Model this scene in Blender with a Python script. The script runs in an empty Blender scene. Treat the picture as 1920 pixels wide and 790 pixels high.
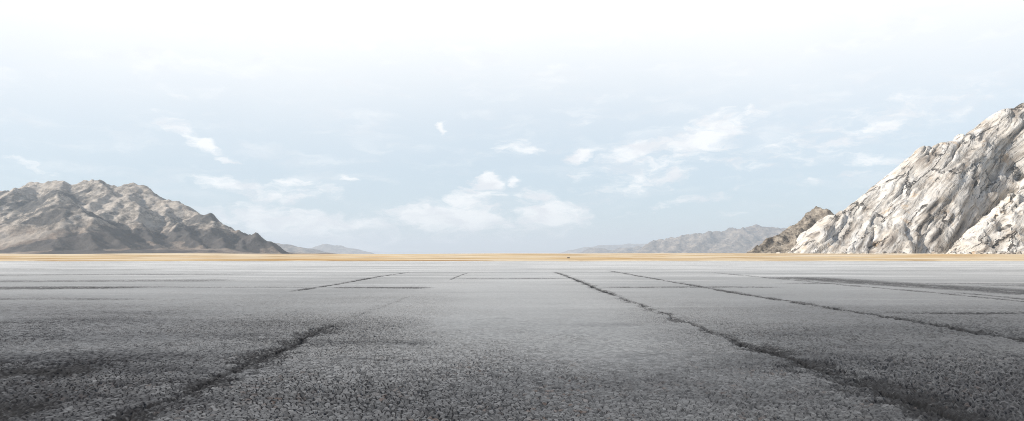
import bpy, math, random
import numpy as np

# ------------------------------------------------------------------ camera
sc = bpy.context.scene
COL = sc.collection
FPX, CX, HY, CAMH = 1280.0, 960.0, 477.0, 1.6       # photo focal length in pixels, centre, horizon row, eye height

cam_d = bpy.data.cameras.new('camera')
cam_d.lens = 24.0
cam_d.sensor_width = 36.0
cam_d.shift_y = (HY - 395.0) / 1920.0
cam_d.clip_start = 0.1
cam_d.clip_end = 60000.0
cam = bpy.data.objects.new('camera', cam_d)
cam.location = (0, 0, CAMH)
cam.rotation_euler = (math.radians(90), 0, 0)
COL.objects.link(cam)
sc.camera = cam

# ------------------------------------------------------------------ sun
SUN_EL, SUN_AZ = math.radians(28), math.radians(-107)      # azimuth from +Y towards +X: from the left, a little behind
sd = bpy.data.lights.new('sun', 'SUN')
sd.energy = 5.0
sd.angle = math.radians(0.5)
sd.color = (1.0, 0.95, 0.88)
sun = bpy.data.objects.new('sun', sd)
sun.rotation_euler = (math.pi / 2 - SUN_EL, 0, math.pi - SUN_AZ)
COL.objects.link(sun)
sun.location = (-50, -30, 60)

# ------------------------------------------------------------------ exposure
vs = sc.view_settings
sc.display_settings.display_device = 'sRGB'
vs.view_transform = 'Standard'
vs.look = 'None'
vs.exposure = 0.1
vs.gamma = 1.0
vs.use_curve_mapping = False
sc.cycles.use_denoising = True
sc.cycles.denoiser = 'OPENIMAGEDENOISE'
sc.cycles.denoising_input_passes = 'RGB_ALBEDO_NORMAL'
sc.cycles.denoising_prefilter = 'NONE'
sc.cycles.use_adaptive_sampling = False
sc.cycles.filter_width = 1.05
sc.render.filter_size = 1.05
sc.cycles.max_bounces = 6
sc.cycles.diffuse_bounces = 3
sc.cycles.volume_bounces = 1


class NT:
    """small node builder"""
    def __init__(s, tree):
        s.t = tree; s.n = tree.nodes; s.l = tree.links

    def put(s, inp, v):
        if isinstance(v, bpy.types.NodeSocket):
            s.l.new(v, inp)
        elif v is not None:
            inp.default_value = v

    def math(s, op, a, b=None, c=None, clamp=False):
        n = s.n.new('ShaderNodeMath'); n.operation = op; n.use_clamp = clamp
        for i, v in enumerate((a, b, c)):
            s.put(n.inputs[i], v)
        return n.outputs[0]

    def vec(s, op, a, b=None):
        n = s.n.new('ShaderNodeVectorMath'); n.operation = op
        s.put(n.inputs[0], a)
        if b is not None: s.put(n.inputs[1], b)
        return n.outputs[0]

    def comb(s, x, y, z=0.0):
        n = s.n.new('ShaderNodeCombineXYZ')
        for i, v in enumerate((x, y, z)): s.put(n.inputs[i], v)
        return n.outputs[0]

    def sep(s, v):
        n = s.n.new('ShaderNodeSeparateXYZ'); s.put(n.inputs[0], v)
        return n.outputs[0], n.outputs[1], n.outputs[2]

    def mapping(s, v, loc=(0, 0, 0), rot=(0, 0, 0), scale=(1, 1, 1), kind='POINT'):
        n = s.n.new('ShaderNodeMapping'); n.vector_type = kind
        s.put(n.inputs['Vector'], v)
        n.inputs['Location'].default_value = loc
        n.inputs['Rotation'].default_value = rot
        n.inputs['Scale'].default_value = scale
        return n.outputs[0]

    def noise(s, v, scale, detail=4.0, rough=0.55, dist=0.0, dim='3D', kind='FBM', color=False):
        n = s.n.new('ShaderNodeTexNoise'); n.noise_dimensions = dim; n.noise_type = kind
        s.put(n.inputs['Vector'], v)
        n.inputs['Scale'].default_value = scale
        n.inputs['Detail'].default_value = detail
        n.inputs['Roughness'].default_value = rough
        n.inputs['Distortion'].default_value = dist
        return n.outputs['Color' if color else 'Fac']

    def voro(s, v, scale, feature='F1', rnd=1.0, out='Distance', dim='3D'):
        n = s.n.new('ShaderNodeTexVoronoi'); n.feature = feature; n.voronoi_dimensions = dim
        s.put(n.inputs['Vector'], v)
        n.inputs['Scale'].default_value = scale
        n.inputs['Randomness'].default_value = rnd
        return n.outputs[out]

    def rng(s, v, a, b, c=0.0, d=1.0, smooth=True):
        n = s.n.new('ShaderNodeMapRange')
        n.interpolation_type = 'SMOOTHSTEP' if smooth else 'LINEAR'
        n.clamp = True
        s.put(n.inputs['Value'], v)
        for k, x in zip(('From Min', 'From Max', 'To Min', 'To Max'), (a, b, c, d)):
            n.inputs[k].default_value = x
        return n.outputs['Result']

    def mix(s, f, a, b, blend='MIX'):
        n = s.n.new('ShaderNodeMix'); n.data_type = 'RGBA'; n.blend_type = blend
        s.put(n.inputs['Factor'], f)
        for k, v in ((6, a), (7, b)):
            if isinstance(v, tuple) and len(v) == 3: v = v + (1.0,)
            s.put(n.inputs[k], v)
        return n.outputs[2]

    def ramp(s, f, stops, interp='LINEAR'):
        n = s.n.new('ShaderNodeValToRGB'); cr = n.color_ramp; cr.interpolation = interp
        s.put(n.inputs[0], f)
        while len(cr.elements) < len(stops): cr.elements.new(0.5)
        for e, (p, c) in zip(cr.elements, stops):
            e.position = p
            e.color = (c, c, c, 1) if isinstance(c, (int, float)) else tuple(c) + (1,)
        return n.outputs[0]


# ------------------------------------------------------------------ world: daylight sky, thin bright veil, clouds
W = bpy.data.worlds.new('World')
sc.world = W
W.use_nodes = True
g = NT(W.node_tree)
g.n.clear()
bgn = g.n.new('ShaderNodeBackground'); out = g.n.new('ShaderNodeOutputWorld')
g.l.new(bgn.outputs[0], out.inputs[0])
bgn.inputs['Strength'].default_value = 0.1
sky = g.n.new('ShaderNodeTexSky')
sky.sky_type = 'NISHITA'
sky.sun_disc = False
sky.sun_elevation = SUN_EL
sky.sun_rotation = SUN_AZ
sky.air_density = 1.0
sky.dust_density = 0.6
sky.ozone_density = 1.0
tc = g.n.new('ShaderNodeTexCoord').outputs['Generated']
dx, dy, dz = g.sep(tc)
az = g.math('ARCTAN2', dx, dy)
el = g.math('ARCSINE', dz)
P = g.comb(az, el, 0.0)
# warp for cloud outlines
wn = g.noise(g.mapping(P, scale=(1, 2.2, 1)), 14.0, 5.0, 0.6, color=True)
wn2 = g.vec('SUBTRACT', wn, (0.5, 0.5, 0.5))
warp = g.n.new('ShaderNodeVectorMath'); warp.operation = 'MULTIPLY'
g.l.new(wn2, warp.inputs[0]); warp.inputs[1].default_value = (0.085, 0.035, 0.0)
PW = g.vec('ADD', P, warp.outputs[0])
BLOBS = [  # direction (as photo pixel), half sizes, tilt in degrees, weight
    (915, 338, 30, 11, 4, 1.15), (965, 340, 15, 7, 0, .8), (845, 408, 108, 24, -3, 1.15), (800, 398, 52, 13, 2, .7),
    (885, 372, 56, 17, 8, .8), (1035, 402, 70, 24, -5, .95), (1000, 364, 40, 12, -8, .7),
    (1092, 291, 32, 9, 18, .95), (1195, 283, 70, 17, 12, .7), (1325, 254, 95, 26, 18, .8),
    (1225, 335, 80, 22, 8, .55), (975, 277, 46, 14, 0, .6), (1085, 238, 20, 12, 30, .5),
    (830, 239, 10, 7, 20, .9), (425, 341, 72, 10, -5, .7), (545, 338, 38, 7, 3, .75),
    (520, 366, 66, 13, -8, .65), (615, 352, 24, 13, -20, .6), (648, 337, 22, 6, -14, .7),
    (540, 418, 150, 26, -3, .85), (650, 421, 72, 11, 2, .9), (600, 450, 170, 26, 0, .6),
    (335, 245, 62, 9, -28, .55), (392, 274, 27, 8, -14, .8), (345, 186, 26, 6, -8, .45),
    (425, 297, 18, 4, -10, .6), (1600, 255, 105, 15, 15, .55), (1630, 302, 62, 13, 0, .5),
    (1290, 378, 110, 7, 13, .5), (1560, 333, 90, 7, 6, .4), (60, 312, 62, 6, -14, .4),
    (1400, 392, 70, 5, 8, .4), (1750, 205, 150, 28, 14, .35), (1150, 372, 60, 8, 8, .4),
    (880, 445, 80, 12, -4, .4), (1100, 330, 40, 7, -6, .4), (940, 420, 150, 30, -2, .5), (1230, 300, 150, 50, 14, .42), (460, 440, 120, 20, 0, .4),
    (1500, 270, 160, 30, 14, .4), (1640, 225, 150, 24, 16, .35), (470, 350, 120, 16, -4, .4), (180, 400, 90, 10, 0, .3),
]
blob = None
for (bx, by, rx, ry, tilt, wgt) in BLOBS:
    a0 = math.atan((bx - CX) / FPX)
    e0 = math.atan((HY - by) / FPX * math.cos(a0))
    v = g.mapping(PW, loc=(a0, e0, 0), rot=(0, 0, math.radians(tilt)),
                  scale=(rx * 1.75 / FPX, ry * 2.0 / FPX, 1), kind='TEXTURE')
    r = g.n.new('ShaderNodeVectorMath'); r.operation = 'LENGTH'
    g.l.new(v, r.inputs[0])
    m = g.rng(r.outputs['Value'], 0.0, 1.0, wgt, 0.0)
    blob = m if blob is None else g.math('MAXIMUM', blob, m)
fine = g.noise(g.mapping(PW, rot=(0, 0, -0.16), scale=(1, 2.6, 1)), 26.0, 8.0, 0.62)
fine2 = g.noise(g.mapping(PW, loc=(3, 1, 0), rot=(0, 0, -0.2), scale=(1, 4.0, 1)), 9.0, 7.0, 0.6)
cl = g.math('SUBTRACT', g.math('ADD', g.math('MULTIPLY', blob, 0.95), g.math('MULTIPLY', fine, 1.8)), 1.0)
cl = g.rng(cl, 0.0, 0.66, 0.0, 1.0)
cl = g.math('MULTIPLY', cl, g.rng(blob, 0.0, 0.25))
wisp = g.rng(fine2, 0.46, 0.74, 0.0, 0.42)
wisp = g.math('MULTIPLY', wisp, g.rng(el, 0.03, 0.12))
cl = g.math('MAXIMUM', cl, wisp)
cl = g.math('MULTIPLY', cl, g.rng(dy, -0.2, 0.1, 0.4, 1.0))
# veil of thin bright cloud that thickens upward; unseen part overhead thinned to cut fill
soft = g.math('MULTIPLY', g.math('SUBTRACT', g.noise(P, 3.0, 3.0, 0.5), 0.5), 0.05)
elv = g.math('ADD', el, g.math('ADD', soft, g.math('MULTIPLY', g.math('ABSOLUTE', g.math('SUBTRACT', az, 0.1)), 0.05)))
veil = g.ramp(elv, [(0.0, .0), (0.07, .05), (0.14, .17), (0.20, .36), (0.26, .62), (0.32, .86), (0.38, 1.0), (0.46, 1.0), (0.75, .12), (1.0, .05)])
veil = g.math('MULTIPLY', veil, g.rng(dy, -0.35, 0.2, 0.15, 1.0))  # unseen veil behind the camera thinned to reduce fill light
base = g.mix(g.math('MULTIPLY', g.rng(el, 0.4, 0.8, 0.68, 0.0), g.rng(dy, -0.35, 0.2, 0.25, 1.0)), sky.outputs[0], (6.2, 7.65, 8.95))  # unseen sky overhead and behind dimmed to deepen shade
c1 = g.mix(veil, base, (10.6, 10.6, 10.6))
shade = g.rng(g.noise(g.mapping(PW, loc=(0, .02, 0), scale=(1, 2, 1)), 20.0, 4.0, 0.5), 0.35, 0.6, 0.0, 1.0)
cloudc = g.mix(shade, (8.6, 8.7, 9.05), (10.6, 10.6, 10.6))
c2 = g.mix(g.math('MULTIPLY', cl, 0.80), c1, cloudc)
g.l.new(c2, bgn.inputs['Color'])
W.cycles.sampling_method = 'MANUAL'
W.cycles.sample_map_resolution = 512


# ------------------------------------------------------------------ numpy noise
class Perlin:
    def __init__(s, seed):
        r = np.random.RandomState(seed)
        s.p = np.concatenate([r.permutation(256)] * 3)
        gr = r.normal(size=(256, 3)); s.g3 = gr / np.linalg.norm(gr, axis=1)[:, None]
        a = r.rand(256) * 2 * np.pi; s.g2 = np.stack([np.cos(a), np.sin(a)], 1)

    def n2(s, x, y):
        xi = np.floor(x).astype(int); yi = np.floor(y).astype(int)
        xf = x - xi; yf = y - yi
        u = xf ** 3 * (xf * (xf * 6 - 15) + 10); v = yf ** 3 * (yf * (yf * 6 - 15) + 10)
        def gd(i, j):
            h = s.p[(s.p[(xi + i) & 255] + (yi + j)) & 255]
            q = s.g2[h]
            return q[..., 0] * (xf - i) + q[..., 1] * (yf - j)
        a = gd(0, 0) * (1 - u) + gd(1, 0) * u
        b = gd(0, 1) * (1 - u) + gd(1, 1) * u
        return (a * (1 - v) + b * v) * 1.5

    def n3(s, x, y, z):
        xi = np.floor(x).astype(int); yi = np.floor(y).astype(int); zi = np.floor(z).astype(int)
        xf = x - xi; yf = y - yi; zf = z - zi
        f = lambda t: t ** 3 * (t * (t * 6 - 15) + 10)
        u, v, w = f(xf), f(yf), f(zf)
        def gd(i, j, k):
            h = s.p[s.p[s.p[(xi + i) & 255] + ((yi + j) & 255)] + ((zi + k) & 255)]
            q = s.g3[h]
            return q[..., 0] * (xf - i) + q[..., 1] * (yf - j) + q[..., 2] * (zf - k)
        L = lambda a, b, t: a + (b - a) * t
        return L(L(L(gd(0, 0, 0), gd(1, 0, 0), u), L(gd(0, 1, 0), gd(1, 1, 0), u), v),
                 L(L(gd(0, 0, 1), gd(1, 0, 1), u), L(gd(0, 1, 1), gd(1, 1, 1), u), v), w) * 1.4

    def fbm2(s, x, y, o=5, gain=.5):
        t = 0; a = 1; f = 1
        for k in range(o):
            t = t + a * s.n2(x * f + 17.3 * k, y * f - 9.1 * k); a *= gain; f *= 2.03
        return t

    def ridge2(s, x, y, o=5, gain=.5):
        t = 0; a = 1; f = 1; w = 1
        for k in range(o):
            n = 1 - np.abs(s.n2(x * f + 31.7 * k, y * f + 11.9 * k)) * 1.6
            n = np.clip(n, 0, 1) ** 2
            t = t + a * n * w; w = np.clip(n * 1.6, 0, 1); a *= gain; f *= 2.07
        return t

    def fbm3(s, x, y, z, o=4, gain=.5):
        t = 0; a = 1; f = 1
        for k in range(o):
            t = t + a * s.n3(x * f + 5.3 * k, y * f - 3.1 * k, z * f + 7.7 * k); a *= gain; f *= 2.03
        return t


def smooth(a, b, x):
    t = np.clip((x - a) / (b - a), 0, 1)
    return t * t * (3 - 2 * t)


def link_mesh(name, verts, faces, mat, shade=True, parent=None):
    me = bpy.data.meshes.new(name)
    verts = np.asarray(verts, dtype=np.float32); faces = np.asarray(faces, dtype=np.int32)
    me.vertices.add(len(verts)); me.vertices.foreach_set('co', verts.ravel())
    k = faces.shape[1]
    me.loops.add(faces.size); me.loops.foreach_set('vertex_index', faces.ravel())
    me.polygons.add(len(faces))
    me.polygons.foreach_set('loop_start', np.arange(0, faces.size, k, dtype=np.int32))
    me.polygons.foreach_set('loop_total', np.full(len(faces), k, dtype=np.int32))
    me.update(calc_edges=True); me.validate()
    if shade: me.polygons.foreach_set('use_smooth', np.ones(len(me.polygons), dtype=bool))
    me.materials.append(mat)
    o = bpy.data.objects.new(name, me); COL.objects.link(o)
    if parent: o.parent = parent
    return o


def grid_faces(ny, nx):
    i = np.arange(ny * nx).reshape(ny, nx)
    return np.stack([i[:-1, :-1], i[:-1, 1:], i[1:, 1:], i[1:, :-1]], -1).reshape(-1, 4)


def tag(o, label, cat, kind=None, group=None):
    o['label'] = label; o['category'] = cat
    if kind: o['kind'] = kind
    if group: o['group'] = group
    return o


def W3(px, py, Y):
    return np.array([(px - CX) / FPX * Y, Y, CAMH + Y * (HY - py) / FPX])


def new_mat(name):
    m = bpy.data.materials.new(name); m.use_nodes = True
    t = NT(m.node_tree); t.n.clear()
    b = t.n.new('ShaderNodeBsdfPrincipled'); o = t.n.new('ShaderNodeOutputMaterial')
    t.l.new(b.outputs[0], o.inputs[0])
    return m, t, b, o


# ------------------------------------------------------------------ asphalt apron
m_asphalt, t, b, mo = new_mat('cracked_asphalt')
pos = t.n.new('ShaderNodeNewGeometry').outputs['Position']
X, Y, Z = t.sep(pos)
P2 = t.comb(X, Y, 0.0)
# joints and long cracks: (x0,y0,x1,y1, core half width, halo half width, strength, wobble)
CR = [
    (-3.75, 4.0, -3.95, 16.0, .06, .28, 1.0, .40), (-3.95, 14.0, -3.9, 28.0, .012, .16, .3, .3),
    (-3.9, 42.0, -3.8, 60.0, .04, .10, .7, .10),
    (4.55, 4.0, 4.15, 14.0, .06, .34, 1.0, .40), (4.2, 12.0, 4.0, 27.0, .035, .18, .8, .40),
    (4.05, 26.0, 3.9, 62.0, .11, .24, 1.0, .2),
    (9.7, 10.0, 9.4, 34.0, .075, .22, 1.0, .3), (9.4, 32.0, 9.2, 66.0, .09, .24, .95, .2),
    (17.6, 20.0, 17.0, 62.0, .06, .25, .8, .4), (18.1, 15.0, 18.6, 30.0, .05, .3, .7, .4),
    (-9.6, 29.0, -9.3, 62.0, .11, .2, 1.0, .12), (-9.4, 6.0, -9.6, 15.0, .02, .25, .25, .3),
    (-50.0, 22.0, -17.0, 33.5, .10, 1.1, .9, .6), (-40.0, 31.0, -17.0, 33.5, .2, 1.6, .9, .6),
    (-24.0, 33.9, -8.0, 33.6, .12, .9, .55, .3), (-9.0, 33.6, -3.8, 33.2, .40, .9, 1.0, .1),
    (4.0, 33.4, 14.0, 33.8, .30, .8, .65, .2), (-3.9, 45.0, 4.2, 45.2, .30, 1.0, .55, .15),
    (4.2, 60.0, 18.0, 60.4, .5, 1.8, .35, .3),
    (-14., 60.5, 4.2, 60.0, .5, 1.8, .3, .3), (-120., 76.5, -35., 70.0, .0, 3.5, .45, .5), (30., 70.0, 90., 66.0, .0, 3.5, .4, .5),
    (9.6, 18.6, 22.0, 18.6, .07, .3, .85, .2), (-20.0, 15.6, -10.0, 15.8, .04, .25, .5, .2),
    (14.0, 38.0, 34.0, 37.0, .2, 1.2, .55, .5), (-8.2, 9.5, -5.6, 9.4, .03, .55, 1.0, .25),
    (18.8, 48.0, 22.5, 25.0, .0, 2.3, 1.0, .4), (20.0, 28.5, 44.0, 25.5, .1, 2.2, 1.0, .5), (23.0, 35.0, 70.0, 33.0, .2, 1.8, .6, .5),
    (-60.0, 38.0, -16.0, 42.0, .2, 2.2, .6, .6), (-70.0, 50.0, -20.0, 56.0, .3, 3.0, .5, .6), (-30.0, 23.0, -12.0, 24.5, .05, .9, .5, .6),
    (5.4, 7.0, 7.4, 6.2, .02, 1.0, .9, .4), (-7.5, 6.6, -4.6, 7.2, .02, .7, .8, .4),
]
wobN = t.vec('SUBTRACT', t.noise(P2, 0.8, 7.0, 0.70, dim='2D', color=True), (0.5, 0.5, 0.5))
wx, wy, _ = t.sep(wobN)
rag = t.math('MULTIPLY', t.math('SUBTRACT', t.noise(P2, 5.0, 6.0, 0.72, dim='2D'), .5), .75)
brk = t.noise(t.mapping(P2, scale=(1.6, .6, 1)), 1.0, 6.0, 0.7, dim='2D')
wid = t.rng(t.noise(P2, 0.9, 3.0, 0.6, dim='2D'), 0.34, 0.60, 0.5, 1.5)
core = halo = None
for (x0, y0, x1, y1, cw, hw, st, wob) in CR:
    L = math.hypot(x1 - x0, y1 - y0); ux, uy = (x1 - x0) / L, (y1 - y0) / L
    rot = math.atan2(uy, ux)
    v = t.mapping(P2, loc=(x0, y0, 0), rot=(0, 0, rot), kind='TEXTURE')
    al, ac, _z = t.sep(v)
    ac = t.math('ADD', ac, t.math('MULTIPLY', wx if abs(uy) > .5 else wy, wob * 2.0))
    ac = t.math('ABSOLUTE', ac)
    if hw < .6: ac = t.math('DIVIDE', ac, wid)
    if hw < .6: ac = t.math('MAXIMUM', t.math('ADD', ac, t.math('MULTIPLY', rag, min(1.0, hw * 2.2))), 0.0)
    e = min(3.0, L * .18)
    mid = t.math('SUBTRACT', 1.0, t.rng(t.math('ABSOLUTE', t.math('SUBTRACT', al, L / 2)), L / 2 - e, L / 2 + 0.3 * e))
    mid = t.math('MULTIPLY', mid, st)
    c = t.math('MULTIPLY', t.rng(ac, cw * .5, cw * 1.25, 1.0, 0.0), mid)
    h = t.math('MULTIPLY', t.rng(ac, 0.0, hw * 1.7, 1.0, 0.0), mid)
    core = c if core is None else t.math('MAXIMUM', core, c)
    halo = h if halo is None else t.math('MAXIMUM', halo, h)
jag = t.noise(P2, 9.0, 3.0, 0.6, dim='2D')
halo = t.math('MULTIPLY', halo, t.rng(brk, 0.30, 0.50, 0.42, 1.0))
core = t.math('MULTIPLY', core, t.math('MAXIMUM', t.rng(brk, 0.40, 0.48, 0.0, 1.0), t.rng(Y, 11.0, 20.0, 0.25, .85)))
halo = t.math('MULTIPLY', halo, t.rng(t.math('ADD', halo, t.math('MULTIPLY', t.math('SUBTRACT', jag, .5), 1.3)), 0.16, 0.46))
# alligator cells: warped voronoi, two sizes
wv = t.vec('SUBTRACT', t.noise(P2, 5.0, 2.0, 0.5, dim='2D', color=True), (0.5, 0.5, 0.5))
wsc = t.n.new('ShaderNodeVectorMath'); wsc.operation = 'SCALE'
t.l.new(wv, wsc.inputs[0]); wsc.inputs['Scale'].default_value = 0.06
PWv = t.vec('ADD', P2, wsc.outputs[0])
edgeA = t.voro(PWv, 15.5, 'DISTANCE_TO_EDGE', 1.0, 'Distance', '2D')
cellc = t.voro(PWv, 15.5, 'F1', 1.0, 'Color', '2D')
edgeB = t.voro(PWv, 3.1, 'DISTANCE_TO_EDGE', 1.0, 'Distance', '2D')
wear = t.noise(P2, 0.22, 5.0, 0.6, dim='2D')
# cells are open and worn near the joints and at the near corners, tighter on the smooth middle lane
absx = t.math('ABSOLUTE', t.math('SUBTRACT', X, 0.3))
lane = t.math('MULTIPLY', t.rng(absx, 1.2, 3.6, 1.0, 0.0), t.rng(Y, 7.0, 13.0))
openv = t.math('SUBTRACT', t.rng(wear, 0.30, 0.68, 0.8, 1.6), t.math('MULTIPLY', lane, 0.85))
crA = t.math('MULTIPLY', t.math('ADD', openv, t.math('ADD', t.math('MULTIPLY', halo, 3.2), t.rng(Y, 6.0, 12.0, .12, 0.0))), 0.075)
lineA = t.math('DIVIDE', edgeA, crA)
lineA = t.rng(lineA, 0.35, 1.7, 1.0, 0.0)                   # 1 in the crack
lineB = t.rng(edgeB, 0.004, 0.045, 1.0, 0.0)
lineB = t.math('MULTIPLY', lineB, t.rng(t.noise(P2, 1.3, 3.0, 0.5, dim='2D'), 0.45, 0.6))
lines = t.math('MAXIMUM', lineA, lineB)

# random tar and dirt patches, thickened toward the near corners to paint in a vignette
stain_vignette = t.noise(t.mapping(P2, loc=(7, 3, 0), scale=(0.5, 1, 1)), 0.55, 5.0, 0.62, dim='2D')
cornr = t.math('MULTIPLY', t.rng(absx, 1.8, 5.5), t.rng(Y, 7.0, 15.0, 1.0, 0.0))
corn2 = t.rng(Y, 5.5, 11.0, 0.25, 0.0)
stain_vignette = t.rng(t.math('ADD', t.math('ADD', stain_vignette, t.math('MULTIPLY', t.math('SUBTRACT', jag, .5), .30)), t.math('MULTIPLY', t.math('MAXIMUM', cornr, corn2), 0.30)), 0.54, 0.80)
# base colour
grain = t.noise(P2, 60.0, 3.0, 0.7, dim='2D')
strk = t.noise(t.mapping(P2, scale=(0.05, 0.5, 1)), 0.6, 6.0, 0.62, dim='2D')
big = t.noise(t.mapping(P2, scale=(0.3, 1, 1)), 0.12, 5.0, 0.6, dim='2D')
colr = t.ramp(big, [(0.3, (.085, .084, .083)), (0.5, (.110, .109, .109)), (0.72, (.165, .164, .163))])
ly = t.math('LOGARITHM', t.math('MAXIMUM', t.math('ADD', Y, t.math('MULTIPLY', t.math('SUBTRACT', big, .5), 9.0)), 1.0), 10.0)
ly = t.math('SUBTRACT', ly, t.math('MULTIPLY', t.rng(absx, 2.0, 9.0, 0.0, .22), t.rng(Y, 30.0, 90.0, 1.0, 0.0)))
colr = t.mix(t.rng(ly, 0.95, 1.98, 0.0, 1.0, smooth=False), colr, (.76, .74, .70))        # paler with distance: dust plus grazing sky reflection painted into the colour
colr = t.mix(t.math('MULTIPLY', lane, 0.30), colr, (.34, .34, .33))  # smooth lane paled further to paint in the reflected horizon glow
colr = t.mix(t.math('MULTIPLY', t.rng(strk, 0.35, 0.60, 1.0, 0.0), t.rng(Y, 14.0, 60.0, .15, .62)), colr, (.26, .255, .24))
colr = t.mix(t.math('MULTIPLY', t.rng(strk, 0.55, 0.72), t.rng(Y, 14.0, 60.0, .05, .5)), colr, (.80, .78, .74))
cr_, cg_, cb_ = t.sep(cellc)
cellv = t.rng(cr_, 0.0, 1.0, 0.55, 1.6, smooth=False)
colr = t.mix(t.math('MULTIPLY', t.rng(Y, 7.0, 20.0, 1.0, 0.22), 1.0),
             colr, t.vec('MULTIPLY', colr, t.comb(cellv, cellv, cellv)))
gm = t.rng(grain, 0.3, 0.7, 0.7, 1.3, smooth=False)
colr = t.vec('MULTIPLY', colr, t.comb(gm, gm, gm))
rust = t.math('MULTIPLY', t.rng(cg_, 0.80, 0.95), t.rng(t.noise(P2, 0.9, 3.0, 0.5, dim='2D'), 0.45, 0.65, 0.0, 0.55))
rust = t.math('MULTIPLY', rust, t.rng(Y, 6.0, 12.0, 1.0, 0.2))
colr = t.mix(rust, colr, (.17, .10, .065))
colr = t.mix(t.math('MULTIPLY', stain_vignette, t.rng(Y, 11.0, 20.0, 0.74, 0.14)), colr, (.035, .033, .034))
colr = t.mix(t.math('MULTIPLY', halo, t.rng(cr_, 0.2, 0.95, 1.0, 0.40, smooth=False)), colr, (.018, .017, .018))
fadeL = t.math('MULTIPLY', t.rng(Y, 8.0, 24.0, 1.0, 0.26), t.math('SUBTRACT', 1.0, t.math('MULTIPLY', lane, .6)))
colr = t.mix(t.math('MULTIPLY', lines, fadeL), colr, (.018, .017, .017))
colr = t.mix(core, colr, (.008, .008, .008))
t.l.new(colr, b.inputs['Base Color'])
t.l.new(t.rng(halo, 0.0, 1.0, 0.50, 0.85), b.inputs['Roughness'])
b.inputs['Specular IOR Level'].default_value = 0.42
# relief
dome = t.rng(edgeA, 0.0, 0.30, 0.0, 1.0)
tilt = t.math('MULTIPLY', t.math('SUBTRACT', cb_, 0.5), 0.45)
hgt = t.math('ADD', t.math('MULTIPLY', dome, 0.55), tilt)
hgt = t.math('ADD', hgt, t.math('MULTIPLY', grain, 0.25))
hgt = t.math('SUBTRACT', hgt, t.math('MULTIPLY', lines, 0.75))
hgt = t.math('MULTIPLY', hgt, t.math('MULTIPLY', openv, 0.023))
hgt = t.math('MULTIPLY', hgt, t.rng(Y, 9.0, 32.0, 1.0, 0.30))
hgt = t.math('SUBTRACT', hgt, t.math('MULTIPLY', core, 0.05))
hgt = t.math('SUBTRACT', hgt, t.math('MULTIPLY', halo, 0.022))
dsp = t.n.new('ShaderNodeDisplacement')
t.l.new(hgt, dsp.inputs['Height']); dsp.inputs['Midlevel'].default_value = 0.0; dsp.inputs['Scale'].default_value = 1.0
t.l.new(dsp.outputs[0], mo.inputs['Displacement'])
m_asphalt.displacement_method = 'BOTH'


def grow(start, step0, ratio, end):
    v = [start]; s = step0
    while v[-1] < end:
        v.append(v[-1] + s)
        s = max(step0, (v[-1]) * ratio)
    v[-1] = end
    return np.array(v)


PAVE_END = 157.0
xs = grow(0.0, 0.026, 0.0048, 380.0)
xs = np.concatenate([-xs[::-1][:-1], xs])
ys = np.concatenate([np.linspace(-60, 3.0, 40)[:-1], grow(3.0, 0.02, 0.0046, PAVE_END)])
GX, GY = np.meshgrid(xs, ys)
pn = Perlin(3)
GZ = 0.03 * pn.fbm2(GX / 9, GY / 14, 3) * smooth(20, 5, np.abs(GY) * 0) + 0.0
# slabs settled a little unevenly along the joints
GZ = GZ + 0.05 * pn.n2(GX / 30, GY / 22)
GZ[-1, :] -= 0.0
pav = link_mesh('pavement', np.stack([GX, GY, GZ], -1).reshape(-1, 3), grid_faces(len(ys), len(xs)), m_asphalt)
tag(pav, 'wide grey cracked asphalt with dark joints filling the foreground', 'pavement', 'structure')

# ------------------------------------------------------------------ sand plain and dunes, one sheet to the horizon
m_sand, t, b, mo = new_mat('dry_sand')
pos = t.n.new('ShaderNodeNewGeometry').outputs['Position']
X, Y, Z = t.sep(pos)
n1 = t.noise(t.mapping(pos, scale=(0.007, 0.045, 0.0)), 1.0, 5.0, 0.6, dist=0.3)
n2 = t.noise(t.mapping(pos, loc=(4, 2, 0), scale=(0.02, 0.07, 0.0)), 1.0, 6.0, 0.7)
c = t.ramp(n1, [(0.30, (.50, .27, .09)), (0.40, (.66, .44, .20)), (0.45, (.80, .64, .42)), (0.52, (.82, .70, .52)), (0.56, (.50, .29, .10)), (0.62, (.76, .58, .34))])
c = t.mix(t.rng(n2, 0.48, 0.66, 0.0, 0.85), c, (.38, .225, .095))
c = t.mix(t.rng(Y, 330.0, 460.0, 0.0, 0.45), c, (.80, .68, .52))
near = t.rng(t.math('ADD', Y, t.math('MULTIPLY', n2, 3.0)), 158.6, 161.6, 1.0, 0.0)
c = t.mix(near, c, (.10, .07, .04))  # edge shadow line painted as dark soil along the asphalt
far = t.rng(Y, 650.0, 1100.0)
n3 = t.noise(t.mapping(pos, scale=(0.002, 0.004, 0)), 1.0, 6.0, 0.6)
c = t.mix(far, c, t.ramp(n3, [(0.3, (.30, .21, .15)), (0.7, (.46, .34, .25))]))
t.l.new(c, b.inputs['Base Color']); b.inputs['Roughness'].default_value = 0.9
b.inputs['Specular IOR Level'].default_value = 0.15
bp = t.n.new('ShaderNodeBump'); bp.inputs['Strength'].default_value = 0.5; bp.inputs['Distance'].default_value = 0.4
t.l.new(t.noise(pos, 0.5, 6.0, 0.6), bp.inputs['Height']); t.l.new(bp.outputs[0], b.inputs['Normal'])

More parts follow.
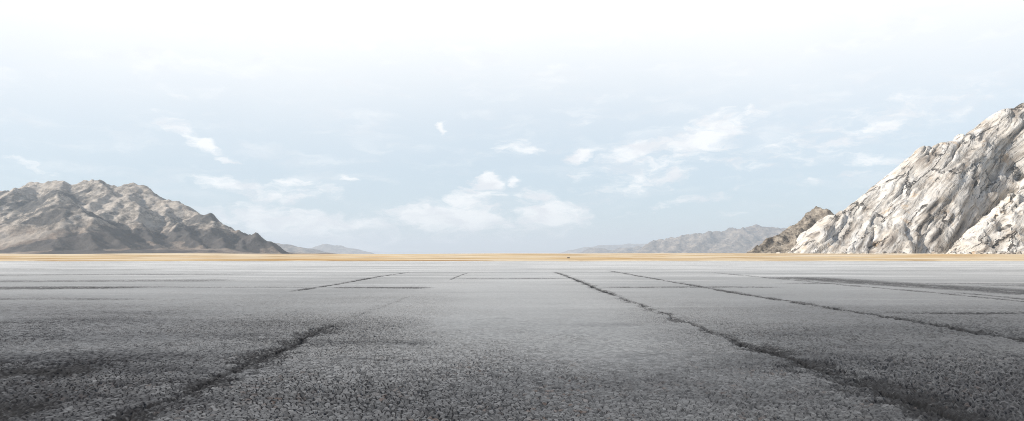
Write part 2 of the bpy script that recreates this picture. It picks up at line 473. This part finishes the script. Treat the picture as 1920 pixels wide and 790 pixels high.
xs = grow(0.0, 3.0, 0.018, 21000.0); xs = np.concatenate([-xs[::-1][:-1], xs])
ys = np.concatenate([np.array([-3000, -500, -100, 0, 60, 120, 150, 156.6, 157.05, 157.3, 158.2, 160.]),
                     grow(162.0, 2.0, 0.012, 21000.0)])
GX, GY = np.meshgrid(xs, ys)
pd = Perlin(11)
def ground_z(GX, GY):
    on = smooth(157.0, 160.0, GY)
    z = -0.45 + 0.62 * smooth(156.9, 160.0, GY)
    und = pd.fbm2(GX / 150, GY / 34, 4)
    z = z + on * 0.34 * und * smooth(158, 220, GY) * (1 - smooth(500, 900, GY))
    cres = np.exp(-((GY - (430 + 30 * pd.n2(GX / 260, GX * 0))) / 105) ** 2)
    z = z + (1.75 + 0.50 * pd.fbm2(GX / 210, GX * 0 + 3, 3)) * cres
    z = z - 0.25 * smooth(500, 800, GY)
    return z
GZ = ground_z(GX, GY)
gr = link_mesh('ground', np.stack([GX, GY, GZ], -1).reshape(-1, 3), grid_faces(len(ys), len(xs)), m_sand)
tag(gr, 'golden sandy plain with streaks of pale and ochre sand beyond the asphalt', 'ground', 'structure')


# ------------------------------------------------------------------ hills from ridge lines
def seg_field(GX, GY, ridges, slope, power=1.0, k=10.0):
    """smooth maximum over ridge segments of (ridge height - fall(distance))"""
    H = np.full(GX.shape, -1e3)
    for r in ridges:
        pts = [W3(*p) for p in r['p']]
        sl = r.get('s', slope)
        for a, c in zip(pts[:-1], pts[1:]):
            dx, dy = c[0] - a[0], c[1] - a[1]
            L2 = dx * dx + dy * dy
            tt = np.clip(((GX - a[0]) * dx + (GY - a[1]) * dy) / L2, 0, 1)
            d = np.hypot(GX - a[0] - tt * dx, GY - a[1] - tt * dy)
            z = a[2] + tt * (c[2] - a[2])
            zz = z - sl * d if power == 1.0 else z - sl * d * (d / (d + r.get('r', 30))) ** (power - 1)
            H = np.maximum(H, zz) + np.log1p(np.exp(-np.abs(H - zz) / k)) * k * 0.35
    return H


def hill_mesh(name, x0, x1, y0, y1, st, hf, mat, post=None, base=-3.0):
    xs = np.arange(x0, x1 + st, st); ys = np.arange(y0, y1 + st, st)
    GX, GY = np.meshgrid(xs, ys)
    GZ = hf(GX, GY)
    edge = np.minimum(np.minimum(GX - x0, x1 - GX), np.minimum(GY - y0, y1 - GY))
    V = np.stack([GX, GY, np.maximum(GZ, base)], -1)
    if post is not None: V = post(V)
    V[..., 2] = np.where(edge < st * 1.5, base, V[..., 2])
    F = grid_faces(len(ys), len(xs))
    zf = V[..., 2].ravel()[F].max(1)
    F = F[zf > base + 0.2]
    used, inv = np.unique(F, return_inverse=True)
    return link_mesh(name, V.reshape(-1, 3)[used], inv.reshape(-1, 4), mat)


def normals(V):
    gx = np.gradient(V, axis=1); gy = np.gradient(V, axis=0)
    n = np.cross(gx, gy); return n / np.linalg.norm(n, axis=-1, keepdims=True)


def mountain_mat(name, light, mid, dark, s, warm=None, spots=0.5, bump=6.0, scrub_shade=0.0):
    """weathered slope: pale rock where steep and rough, brown scree, dark patches painted in for cast shade and vegetation"""
    m, t, b, mo = new_mat(name)
    geo = t.n.new('ShaderNodeNewGeometry'); pos = geo.outputs['Position']
    X, Y, Z = t.sep(pos)
    big = t.noise(pos, 0.008 * s, 5.0, 0.6)
    med = t.noise(t.mapping(pos, scale=(1, 1, 2.0)), 0.035 * s, 7.0, 0.68)
    fin = t.noise(t.mapping(pos, scale=(1, 1, 1.6)), 0.16 * s, 5.0, 0.72)
    c = t.ramp(med, [(0.34, dark), (0.48, mid), (0.62, light)])
    c = t.mix(t.rng(fin, 0.48, 0.68, 0.0, 0.75), c, light)
    c = t.mix(t.math('MULTIPLY', t.rng(fin, 0.36, 0.5, 1.0, 0.0), 0.6), c, dark)
    if warm:
        c = t.mix(t.math('MULTIPLY', t.rng(t.math('ADD', Z, t.math('MULTIPLY', big, 60.0)), 70.0, 130.0, 1.0, 0.0), 0.70), c, warm)
    sp = t.voro(t.mapping(pos, scale=(1, 1, 1.5)), 0.12 * s, 'F1', 1.0)
    spm = t.math('MULTIPLY', t.rng(sp, 0.14, 0.34, 1.0, 0.0), t.rng(big, 0.42, 0.58, 0.0, spots))
    c = t.mix(spm, c, tuple(x * 0.42 for x in dark))
    if scrub_shade:
        sc1 = t.noise(t.mapping(pos, scale=(1, .7, 1.7)), 0.0062, 7.0, 0.56)
        sc2 = t.math('ADD', sc1, t.math('MULTIPLY', t.math('SUBTRACT', fin, .5), .10))
        sc2 = t.math('ADD', sc2, t.rng(Z, 20.0, 120.0, .036, -.006))
        c = t.mix(t.rng(sc2, 0.515, 0.545, 0.0, scrub_shade), c, (.055, .055, .058))  # crisp dark patches: cast shade and vegetation painted into the slope colour
        c = t.mix(t.math('MULTIPLY', t.rng(sc2, 0.39, 0.46, 1.0, 0.0), .5), c, light)
    t.l.new(c, b.inputs['Base Color'])
    b.inputs['Roughness'].default_value = 0.95; b.inputs['Specular IOR Level'].default_value = 0.1
    bp = t.n.new('ShaderNodeBump'); bp.inputs['Strength'].default_value = 0.9; bp.inputs['Distance'].default_value = bump
    hh = t.math('ADD', t.math('MULTIPLY', med, 1.4), t.math('MULTIPLY', fin, 0.5))
    t.l.new(hh, bp.inputs['Height']); t.l.new(bp.outputs[0], b.inputs['Normal'])
    return m


# --- left mountain
m_left = mountain_mat('brown_grey_mountain_rock', (.57, .50, .425), (.26, .222, .185), (.10, .09, .081), 1.0, warm=(.20, .148, .115), bump=3.0, scrub_shade=.78)
R_left = [
    dict(p=[(-620, 430, 2600), (-420, 400, 2500), (-200, 380, 2400), (-60, 370, 2300), (0, 353, 2250), (65, 337, 2200), (118, 335, 2180),
            (134, 342, 2185), (158, 333, 2200), (192, 334, 2200), (222, 346, 2190), (247, 338, 2180), (275, 350, 2150), (308, 371, 2100),
            (330, 373, 2080), (372, 391, 2030), (388, 395, 2000), (410, 413, 1960), (450, 432, 1930), (480, 435, 1900), (500, 448, 1880),
            (520, 463, 1850), (548, 477, 1830)]),
    dict(p=[(-320, 440, 1950), (-160, 425, 1880), (-60, 415, 1850), (0, 408, 1800), (50, 393, 1780), (100, 381, 1760), (124, 371, 1750),
            (150, 387, 1725), (180, 408, 1690), (205, 430, 1660), (232, 450, 1620), (262, 472, 1580)], s=.66),
    dict(p=[(65, 337, 2200), (30, 350, 2080), (-30, 385, 1960)]),
    dict(p=[(118, 335, 2180), (108, 352, 2080), (122, 369, 1900)], s=.62),
    dict(p=[(192, 334, 2200), (200, 352, 2100), (178, 372, 2010), (166, 382, 1950)], s=.7),
    dict(p=[(247, 338, 2180), (240, 362, 2060), (262, 380, 1960), (250, 402, 1880), (282, 430, 1790), (300, 455, 1720), (322, 472, 1650)], s=.62),
    dict(p=[(240, 362, 2060), (205, 385, 1950), (190, 400, 1880)], s=.7),
    dict(p=[(308, 371, 2100), (320, 400, 1960), (345, 425, 1870), (362, 448, 1790), (390, 471, 1700)], s=.62),
    dict(p=[(388, 395, 2000), (395, 425, 1890), (420, 450, 1810), (438, 471, 1750)], s=.62),
    dict(p=[(450, 432, 1930), (455, 450, 1850), (478, 470, 1780)], s=.62),
    dict(p=[(50, 393, 1780), (40, 425, 1690), (20, 450, 1600), (0, 468, 1500)], s=.45),
    dict(p=[(124, 371, 1750), (118, 405, 1670), (98, 432, 1600), (110, 455, 1520), (100, 470, 1440)], s=.5),
    dict(p=[(180, 408, 1690), (165, 435, 1610), (175, 455, 1540), (165, 471, 1470)], s=.5),
]
pl = Perlin(21)
def hf_left(GX, GY):
    wx = 15 * pl.fbm2(GX / 150, GY / 150, 4); wy = 18 * pl.fbm2(GX / 170 + 50, GY / 170 + 9, 4)
    H = seg_field(GX + wx, GY + wy, R_left, .68, k=6.0)
    m = smooth(0, 70, H)
    H = H + (5 + 8 * smooth(1650, 1900, GY) - 7 * smooth(60, 190, H)) * (pl.ridge2(GX / 130 + 8, GY / 130, 5, .5) - .75) * m
    H = H + 2.8 * (pl.ridge2(GX / 46 + 3, GY / 60, 4, .55) - .75) * m
    H = H + 3.2 * pl.fbm2(GX / 34, GY / 34, 5, .6) * smooth(-5, 40, H)
    ap = 16 * smooth(1180, 1750, GY) * (1 - smooth(-760, -560, GX)) + 3 * pl.fbm2(GX / 90, GY / 90, 3)
    return np.maximum(H - 9, ap - 3.5 + 0.12 * np.clip(H, -60, 30))
lm = hill_mesh('mountain', -2700, -520, 1180, 2800, 3.6, hf_left, m_left)
tag(lm, 'brown and grey rugged mountain with three rounded summits at the left', 'mountain', 'structure')

# --- right: pale granite
m_gran, t, b, mo = new_mat('pale_granite')
geo = t.n.new('ShaderNodeNewGeometry'); pos = geo.outputs['Position']
JN = np.array([.60, .0, -.78]); JN /= np.linalg.norm(JN)          # normal of the slab's parallel joint planes
def squash(v, k):
    dt = t.n.new('ShaderNodeVectorMath'); dt.operation = 'DOT_PRODUCT'
    t.put(dt.inputs[0], v); dt.inputs[1].default_value = tuple(JN)
    sc_ = t.n.new('ShaderNodeVectorMath'); sc_.operation = 'SCALE'
    sc_.inputs[0].default_value = tuple(JN * k); t.l.new(dt.outputs['Value'], sc_.inputs['Scale'])
    return t.vec('ADD', t.vec('MULTIPLY', v, (1 - k, 1 - k, 1 - k)), sc_.outputs[0])
wv = t.n.new('ShaderNodeVectorMath'); wv.operation = 'SCALE'
t.l.new(t.noise(pos, 0.02, 3.0, 0.5, color=True), wv.inputs[0]); wv.inputs['Scale'].default_value = 6.0
posw = t.vec('ADD', pos, wv.outputs[0])
sq = squash(posw, .90); sq2 = squash(posw, .80)
st1 = t.noise(sq, 0.22, 8.0, 0.60)
st2 = t.noise(squash(posw, .91), 0.85, 6.0, 0.7)
med = t.noise(pos, 0.03, 5.0, 0.6)
fin = t.noise(squash(pos, .5), 1.1, 5.0, 0.7)
c = t.ramp(st1, [(0.29, (.15, .125, .105)), (0.39, (.38, .33, .28)), (0.47, (.60, .55, .485)), (0.60, (.79, .745, .685))])
c = t.mix(t.rng(st2, 0.36, 0.48, 0.90, 0.0), c, (.20, .17, .145))
c = t.mix(t.rng(med, 0.54, 0.70, 0.0, 0.35), c, (.46, .39, .31))
c = t.mix(t.math('MULTIPLY', t.rng(fin, 0.60, 0.74), 0.35), c, (.30, .26, .22))
och = t.math('MULTIPLY', t.rng(t.noise(pos, 0.07, 4.0, 0.6), 0.58, 0.70), 0.5)
c = t.mix(och, c, (.52, .33, .16))
jit = t.n.new('ShaderNodeVectorMath'); jit.operation = 'SCALE'; t.l.new(t.noise(pos, 0.25, 4.0, 0.6, color=True), jit.inputs[0]); jit.inputs['Scale'].default_value = 2.6
crk = t.voro(t.vec('ADD', squash(pos, .86), jit.outputs[0]), 0.09, 'DISTANCE_TO_EDGE')
crm = t.math('MULTIPLY', t.rng(crk, 0.003, 0.026, .95, 0.0), t.rng(t.noise(pos, 0.035, 4.0, 0.6), 0.45, 0.55))
c = t.mix(crm, c, (.06, .05, .045))
pit = t.voro(t.vec('ADD', sq2, jit.outputs[0]), 0.22, 'F1')
pim = t.math('MULTIPLY', t.rng(pit, 0.10, 0.26, 1.0, 0.0), t.rng(t.noise(pos, 0.06, 3.0, 0.6), 0.50, 0.62))
c = t.mix(pim, c, (.07, .06, .05))
t.l.new(c, b.inputs['Base Color'])
b.inputs['Roughness'].default_value = 0.8; b.inputs['Specular IOR Level'].default_value = 0.25
bp = t.n.new('ShaderNodeBump'); bp.inputs['Strength'].default_value = 1.0; bp.inputs['Distance'].default_value = 1.6
hh = t.math('ADD', t.math('MULTIPLY', st1, 1.6), t.math('ADD', t.math('MULTIPLY', st2, .8), t.math('MULTIPLY', fin, 0.25)))
hh = t.math('SUBTRACT', hh, t.math('ADD', crm, pim))
t.l.new(hh, bp.inputs['Height']); t.l.new(bp.outputs[0], b.inputs['Normal'])

pr = Perlin(5)
def dome_post(seed, amp, rough=.25):
    p = Perlin(seed)
    def f(V):
        N = normals(V)
        x, y, z = V[..., 0], V[..., 1], V[..., 2]
        wx = 2.5 * p.fbm3(x / 60, y / 60, z / 60, 4); x0, y0, z0 = x + wx, y, z + wx * .5
        q = x0 * JN[0] + y0 * JN[1] + z0 * JN[2]
        a_, b_, c_ = .13 * x0 + .87 * q * JN[0], .13 * y0 + .87 * q * JN[1], .13 * z0 + .87 * q * JN[2]
        d = 3.4 * np.sqrt(np.abs(p.fbm3(a_ / 20, b_ / 20, c_ / 20, 5, .5)) + .004) - 4.3
        r = 1 - np.abs(p.fbm3(a_ / 15 + 9, b_ / 15, c_ / 15, 3, .5)) * 2.4
        gate = smooth(-.15, .25, p.fbm3(x / 60 + 3, y / 60, z / 60, 2))
        d = d - 4.6 * np.clip(r, 0, 1) ** 7 * (.2 + gate)
        d = d + rough * p.fbm3(x / 7, y / 7, z / 7, 4, .6)
        blk = p.fbm3(x / 16, y / 16, z / 9, 3, .5); d = d + rough * 1.6 * smooth(-.05, .05, blk)
        ledge = p.fbm3(a_ / 34, b_ / 34, c_ / 34 + z / 200, 4, .45)
        d = d + 3.4 * smooth(-.03, .03, ledge) + 2.6 * smooth(.2, .25, ledge) - 2.0
        k = smooth(-1, 6, z)
        return V + N * (d * amp * k)[..., None]
    return f

R_main = [
    dict(p=[(1500, 480, 555), (1560, 404, 590), (1620, 360, 610), (1650, 347, 620), (1690, 307, 635), (1735, 267, 650), (1760, 258, 655),
            (1790, 259, 660), (1802, 250, 665), (1822, 252, 670), (1850, 235, 680), (1880, 207, 690), (1922, 191, 700), (2000, 150, 720),
            (2100, 118, 740), (2300, 80, 770), (2500, 120, 800)]),
    dict(p=[(1560, 404, 590), (1530, 440, 560), (1505, 478, 535)], s=1.0),
    dict(p=[(1650, 347, 620), (1600, 400, 582), (1560, 445, 550), (1535, 480, 525)], s=1.0),
    dict(p=[(1735, 267, 650), (1680, 330, 612), (1630, 400, 572), (1595, 445, 540), (1575, 480, 515)], s=1.05),
    dict(p=[(1822, 252, 670), (1765, 310, 628), (1710, 370, 590), (1665, 430, 550), (1635, 480, 512)], s=1.05),
    dict(p=[(1922, 191, 700), (1865, 255, 655), (1805, 330, 610), (1752, 400, 565), (1718, 450, 528), (1702, 480, 505)], s=1.1),
    dict(p=[(2100, 118, 740), (2040, 220, 670), (1970, 300, 610), (1930, 330, 580)], s=1.2),
]
def hf_main(GX, GY):
    wx = 3 * pr.fbm2(GX / 60, GY / 60, 4); wy = 3 * pr.fbm2(GX / 70 + 20, GY / 70, 3)
    H = seg_field(GX + wx, GY + wy, R_main, .95, power=1.5, k=7.0)
    gul = [W3(*p_) for p_ in [(1925, 270, 640), (1878, 300, 618), (1843, 350, 585), (1812, 405, 552), (1788, 450, 525), (1770, 478, 500)]]
    dm = np.full(GX.shape, 1e3)
    for a, c in zip(gul[:-1], gul[1:]):
        ddx, ddy = c[0] - a[0], c[1] - a[1]
        tt = np.clip(((GX + wx - a[0]) * ddx + (GY + wy - a[1]) * ddy) / (ddx * ddx + ddy * ddy), 0, 1)
        dm = np.minimum(dm, np.hypot(GX + wx - a[0] - tt * ddx, GY + wy - a[1] - tt * ddy))
    H = H - 40 * np.exp(-(dm / 12) ** 2) * (0.85 + .3 * pr.fbm2(GX / 25, GY / 25, 2))
    H = np.minimum(H, 2.0 * (GX - .413 * GY) + 6 * pr.fbm2(GX / 18, GY / 18, 4) + 6)
    return H - 3.0
cl1 = hill_mesh('cliff', 215, 860, 455, 940, 1.0, hf_main, m_gran, dome_post(31, 1.0))
tag(cl1, 'huge pale streaked granite slab climbing to the right frame edge', 'cliff', 'structure')

R_front = [
    dict(p=[(1800, 482, 468), (1822, 440, 484), (1850, 398, 498), (1878, 374, 506), (1902, 350, 512), (1935, 338, 520), (2000, 320, 530),
            (2100, 290, 540), (2250, 330, 560), (2400, 400, 580)]),
    dict(p=[(1850, 398, 498), (1838, 440, 478), (1830, 482, 458)], s=1.5),
    dict(p=[(1902, 350, 512), (1895, 410, 485), (1885, 482, 452)], s=1.5),
    dict(p=[(2000, 320, 530), (1975, 400, 490), (1960, 482, 450)], s=1.5),
]
def hf_front(GX, GY):
    wx = 4 * pr.fbm2(GX / 30, GY / 30 + 5, 4); wy = 4 * pr.fbm2(GX / 30 + 20, GY / 30, 4)
    H = seg_field(GX + wx, GY + wy, R_front, 1.35, power=1.5, k=3.0)
    return H - 2.5
cl2 = hill_mesh('outcrop', 285, 760, 410, 640, 0.95, hf_front, m_gran, dome_post(47, 1.0, .8))
tag(cl2, 'low cracked pale rock shoulder in front of the granite slab at the far right', 'outcrop', 'structure')

# --- darker rocky hill left of the slab
m_dark = mountain_mat('grey_brown_rock', (.40, .35, .285), (.22, .185, .15), (.07, .06, .052), 3.2, spots=0.8, bump=1.5)
R_dk = [
    dict(p=[(1398, 482, 690), (1440, 450, 715), (1470, 436, 725), (1500, 410, 735), (1524, 390, 745), (1536, 386, 745), (1552, 399, 748),
            (1600, 420, 760), (1680, 450, 790)]),
    dict(p=[(1470, 438, 725), (1455, 460, 695), (1450, 482, 665)], s=.9),
    dict(p=[(1530, 393, 745), (1505, 430, 700), (1490, 460, 670), (1480, 482, 645)], s=1.0),
    dict(p=[(1552, 399, 748), (1545, 440, 700), (1530, 482, 650)], s=.9),
]
def hf_dk(GX, GY):
    wx = 7 * pr.fbm2(GX / 45, GY / 45 + 5, 4); wy = 7 * pr.fbm2(GX / 45 + 20, GY / 45, 4)
    H = seg_field(GX + wx, GY + wy, R_dk, .85, k=3.0)
    return H + (3.0 * pr.fbm2(GX / 22, GY / 22, 5, .6) + 4 * (pr.ridge2(GX / 30, GY / 30, 4) - .7)) * smooth(-2, 12, H) - 1.5
dk = hill_mesh('rocky_hill', 190, 480, 600, 880, 1.4, hf_dk, m_dark, dome_post(61, .22, 1.6))
tag(dk, 'small darker peaked rocky hill at the left foot of the granite slab', 'hill', 'structure')

# --- distant ranges
m_far = mountain_mat('far_range_rock', (.42, .35, .28), (.20, .165, .14), (.08, .072, .068), 0.4, spots=0.3, bump=16.0)
pf = Perlin(77)
R_fr = [
    dict(p=[(1120, 476, 7800), (1180, 468, 7800), (1215, 462, 7800), (1240, 450, 7725), (1265, 445, 7650), (1300, 440, 7650), (1330, 439, 7575),
            (1345, 433, 7500), (1375, 429, 7500), (1395, 423, 7500), (1412, 421, 7500), (1435, 426, 7500), (1480, 428, 7500), (1560, 420, 7650),
            (1700, 430, 7800), (1900, 450, 7950)]),
    dict(p=[(1240, 450, 7725), (1215, 468, 7275)]), dict(p=[(1300, 440, 7650), (1265, 462, 7125), (1250, 474, 6750)]),
    dict(p=[(1345, 433, 7500), (1310, 458, 6975), (1290, 474, 6600)]), dict(p=[(1412, 421, 7500), (1375, 446, 6975), (1340, 468, 6525)]),
    dict(p=[(1435, 426, 7500), (1430, 450, 6975), (1400, 472, 6450)]), dict(p=[(1560, 420, 7650), (1520, 450, 7050), (1480, 472, 6450)]),
]
def hf_fr(GX, GY):
    wx = 90 * pf.fbm2(GX / 600, GY / 600, 4); wy = 90 * pf.fbm2(GX / 600 + 20, GY / 600, 4)
    H = seg_field(GX + wx, GY + wy, R_fr, .45, k=12.0)
    m = smooth(-10, 90, H)
    return H + m * (38 * (pf.ridge2(GX / 390, GY / 630, 5, .55) - .8) + 9 * pf.fbm2(GX / 90, GY / 90, 4, .6)) - 9
fr = hill_mesh('distant_range', 840, 6150, 6150, 8850, 18.0, hf_fr, m_far)
tag(fr, 'hazy blue grey mountain range right of centre behind the rocky hill', 'mountain range', 'structure')

def simple_range(name, pts, slope, x0, x1, y0, y1, st, seed, label, amp=14):
    p = Perlin(seed); R = [dict(p=pts)]
    for i in range(1, len(pts) - 1):
        px, py, Yy = pts[i]
        R.append(dict(p=[pts[i], (px - 12, py + (HY - py) * .8, Yy - 520)]))
    def hf(GX, GY):
        wx = 70 * p.fbm2(GX / 500, GY / 500, 3); wy = 70 * p.fbm2(GX / 500 + 20, GY / 500, 3)
        H = seg_field(GX + wx, GY + wy, R, slope, k=10.0)
        return H + amp * smooth(-10, 60, H) * (p.ridge2(GX / 300, GY / 300, 5) - .8) - 5
    o = hill_mesh(name, x0, x1, y0, y1, st, hf, m_far)
    tag(o, label, 'hills', 'structure')
    return o
simple_range('distant_hills', [(380, 452, 6815), (450, 452, 6815), (515, 456, 6815), (545, 459, 6815), (575, 463, 6742), (600, 474, 6670)], .28,
             -3480, -1522, 5800, 7685, 14.0, 81, 'pale low hills just right of the left mountain foot')
simple_range('distant_hills', [(560, 476, 11890), (590, 466, 11890), (612, 458, 11890), (640, 461, 11890), (668, 468, 11745), (700, 475, 11600)], .25,
             -4205, -2030, 10585, 13050, 20.0, 83, 'faint blue hills low on the horizon left of centre')
simple_range('distant_hills', [(1030, 478, 14210), (1090, 465, 14210), (1130, 459, 14210), (1180, 457, 14210), (1230, 455, 14210), (1300, 458, 14210)], .25,
             580, 4640, 12760, 15660, 24.0, 85, 'faintest blue hills low on the horizon right of centre')
simple_range('distant_hills', [(1095, 477, 9570), (1120, 464, 9570), (1150, 468, 9570), (1175, 463, 9570), (1215, 462, 9570), (1260, 466, 9570)], .3,
             870, 2755, 8627, 10585, 16.0, 87, 'pale hazy spurs low beside the left end of the blue grey range', 20)


# ------------------------------------------------------------------ rocks
def rock_mesh(name, seed, mat):
    import bmesh
    bm = bmesh.new(); bmesh.ops.create_icosphere(bm, subdivisions=4, radius=1.0)
    p = Perlin(seed)
    rs = np.random.RandomState(seed)
    planes = rs.normal(size=(9, 3)); planes /= np.linalg.norm(planes, axis=1)[:, None]; off = rs.uniform(.55, .9, 9)
    co = np.array([v.co[:] for v in bm.verts])
    for n, o_ in zip(planes, off):
        d = co @ n - o_
        co = co - np.outer(np.clip(d, 0, None) * .9, n)
    nn = p.fbm3(co[:, 0] * 1.6, co[:, 1] * 1.6, co[:, 2] * 1.6, 4, .55)
    co = co * (1 + .16 * nn)[:, None]
    for v, q in zip(bm.verts, co): v.co = q
    me = bpy.data.meshes.new(name); bm.to_mesh(me); bm.free()
    me.materials.append(mat)
    return me

m_rockdark = mountain_mat('dark_boulder', (.16, .13, .11), (.07, .06, .055), (.03, .028, .026), 40.0, spots=.3, bump=.1)
random.seed(4)
pale = [rock_mesh('boulder', s, m_gran) for s in (1, 2, 3)]
darkm = [rock_mesh('rock', s, m_rockdark) for s in (7, 8)]

def put_rock(name, me, px, Y, size, label, cat, group=None, zs=.7):
    x = (px - CX) / FPX * Y
    z = float(ground_z(np.array([[x]]), np.array([[Y]]))[0, 0])
    o = bpy.data.objects.new(name, me)
    o.location = (x, Y, z + size * .3)
    o.scale = (size * random.uniform(.9, 1.4), size * random.uniform(.8, 1.1), size * zs)
    o.rotation_euler = (0, 0, random.uniform(0, 6.28))
    COL.objects.link(o)
    tag(o, label, cat, None, group)
    return o

put_rock('rock', darkm[0], 1066, 215, .5, 'small flat dark rock lying alone on the sand right of centre', 'rock', None, .4)
for i in range(26):
    px = 1815 + i * 5.2 + random.uniform(-2, 2)
    put_rock('boulder', pale[i % 3], px, random.uniform(436, 450), random.uniform(.8, 2.1),
             'pale boulder among the rubble at the foot of the rock shoulder', 'boulder', 'boulders at the foot of the rock shoulder', .8)

for i in range(44):
    px = 1440 + i * 8.4 + random.uniform(-4, 4)
    Yb = 500 + (1640 - px) * .18 if px < 1640 else 500 - (px - 1640) * .1
    put_rock('boulder', pale[i % 3], px, Yb + random.uniform(-22, 2), random.choice([.8, 1.0, 1.4, 2.2]),
             'small pale boulder lying on the sand along the foot of the granite slab', 'boulder', 'boulders along the foot of the granite slab', .8)

# ------------------------------------------------------------------ haze: even thin air round the whole scene
m_haze = bpy.data.materials.new('haze'); m_haze.use_nodes = True
t = NT(m_haze.node_tree); t.n.clear()
o_ = t.n.new('ShaderNodeOutputMaterial'); pv = t.n.new('ShaderNodeVolumePrincipled')
pv.inputs['Color'].default_value = (.765, .88, 1.0, 1)
pv.inputs['Density'].default_value = 1.0e-4
pv.inputs['Anisotropy'].default_value = 0.1
t.l.new(pv.outputs[0], o_.inputs['Volume'])
hx, hy0, hy1, hz0, hz1 = 22000, -3500, 22000, -5.0, 390.0
vv = [(x, y, z) for z in (hz0, hz1) for y in (hy0, hy1) for x in (-hx, hx)]
ff = [(0, 2, 3, 1), (4, 5, 7, 6), (0, 1, 5, 4), (2, 6, 7, 3), (0, 4, 6, 2), (1, 3, 7, 5)]
hz = link_mesh('haze', vv, ff, m_haze, shade=False)
hz['kind'] = 'stuff'; hz['label'] = 'thin pale blue haze fading the far hills'; hz['category'] = 'haze'
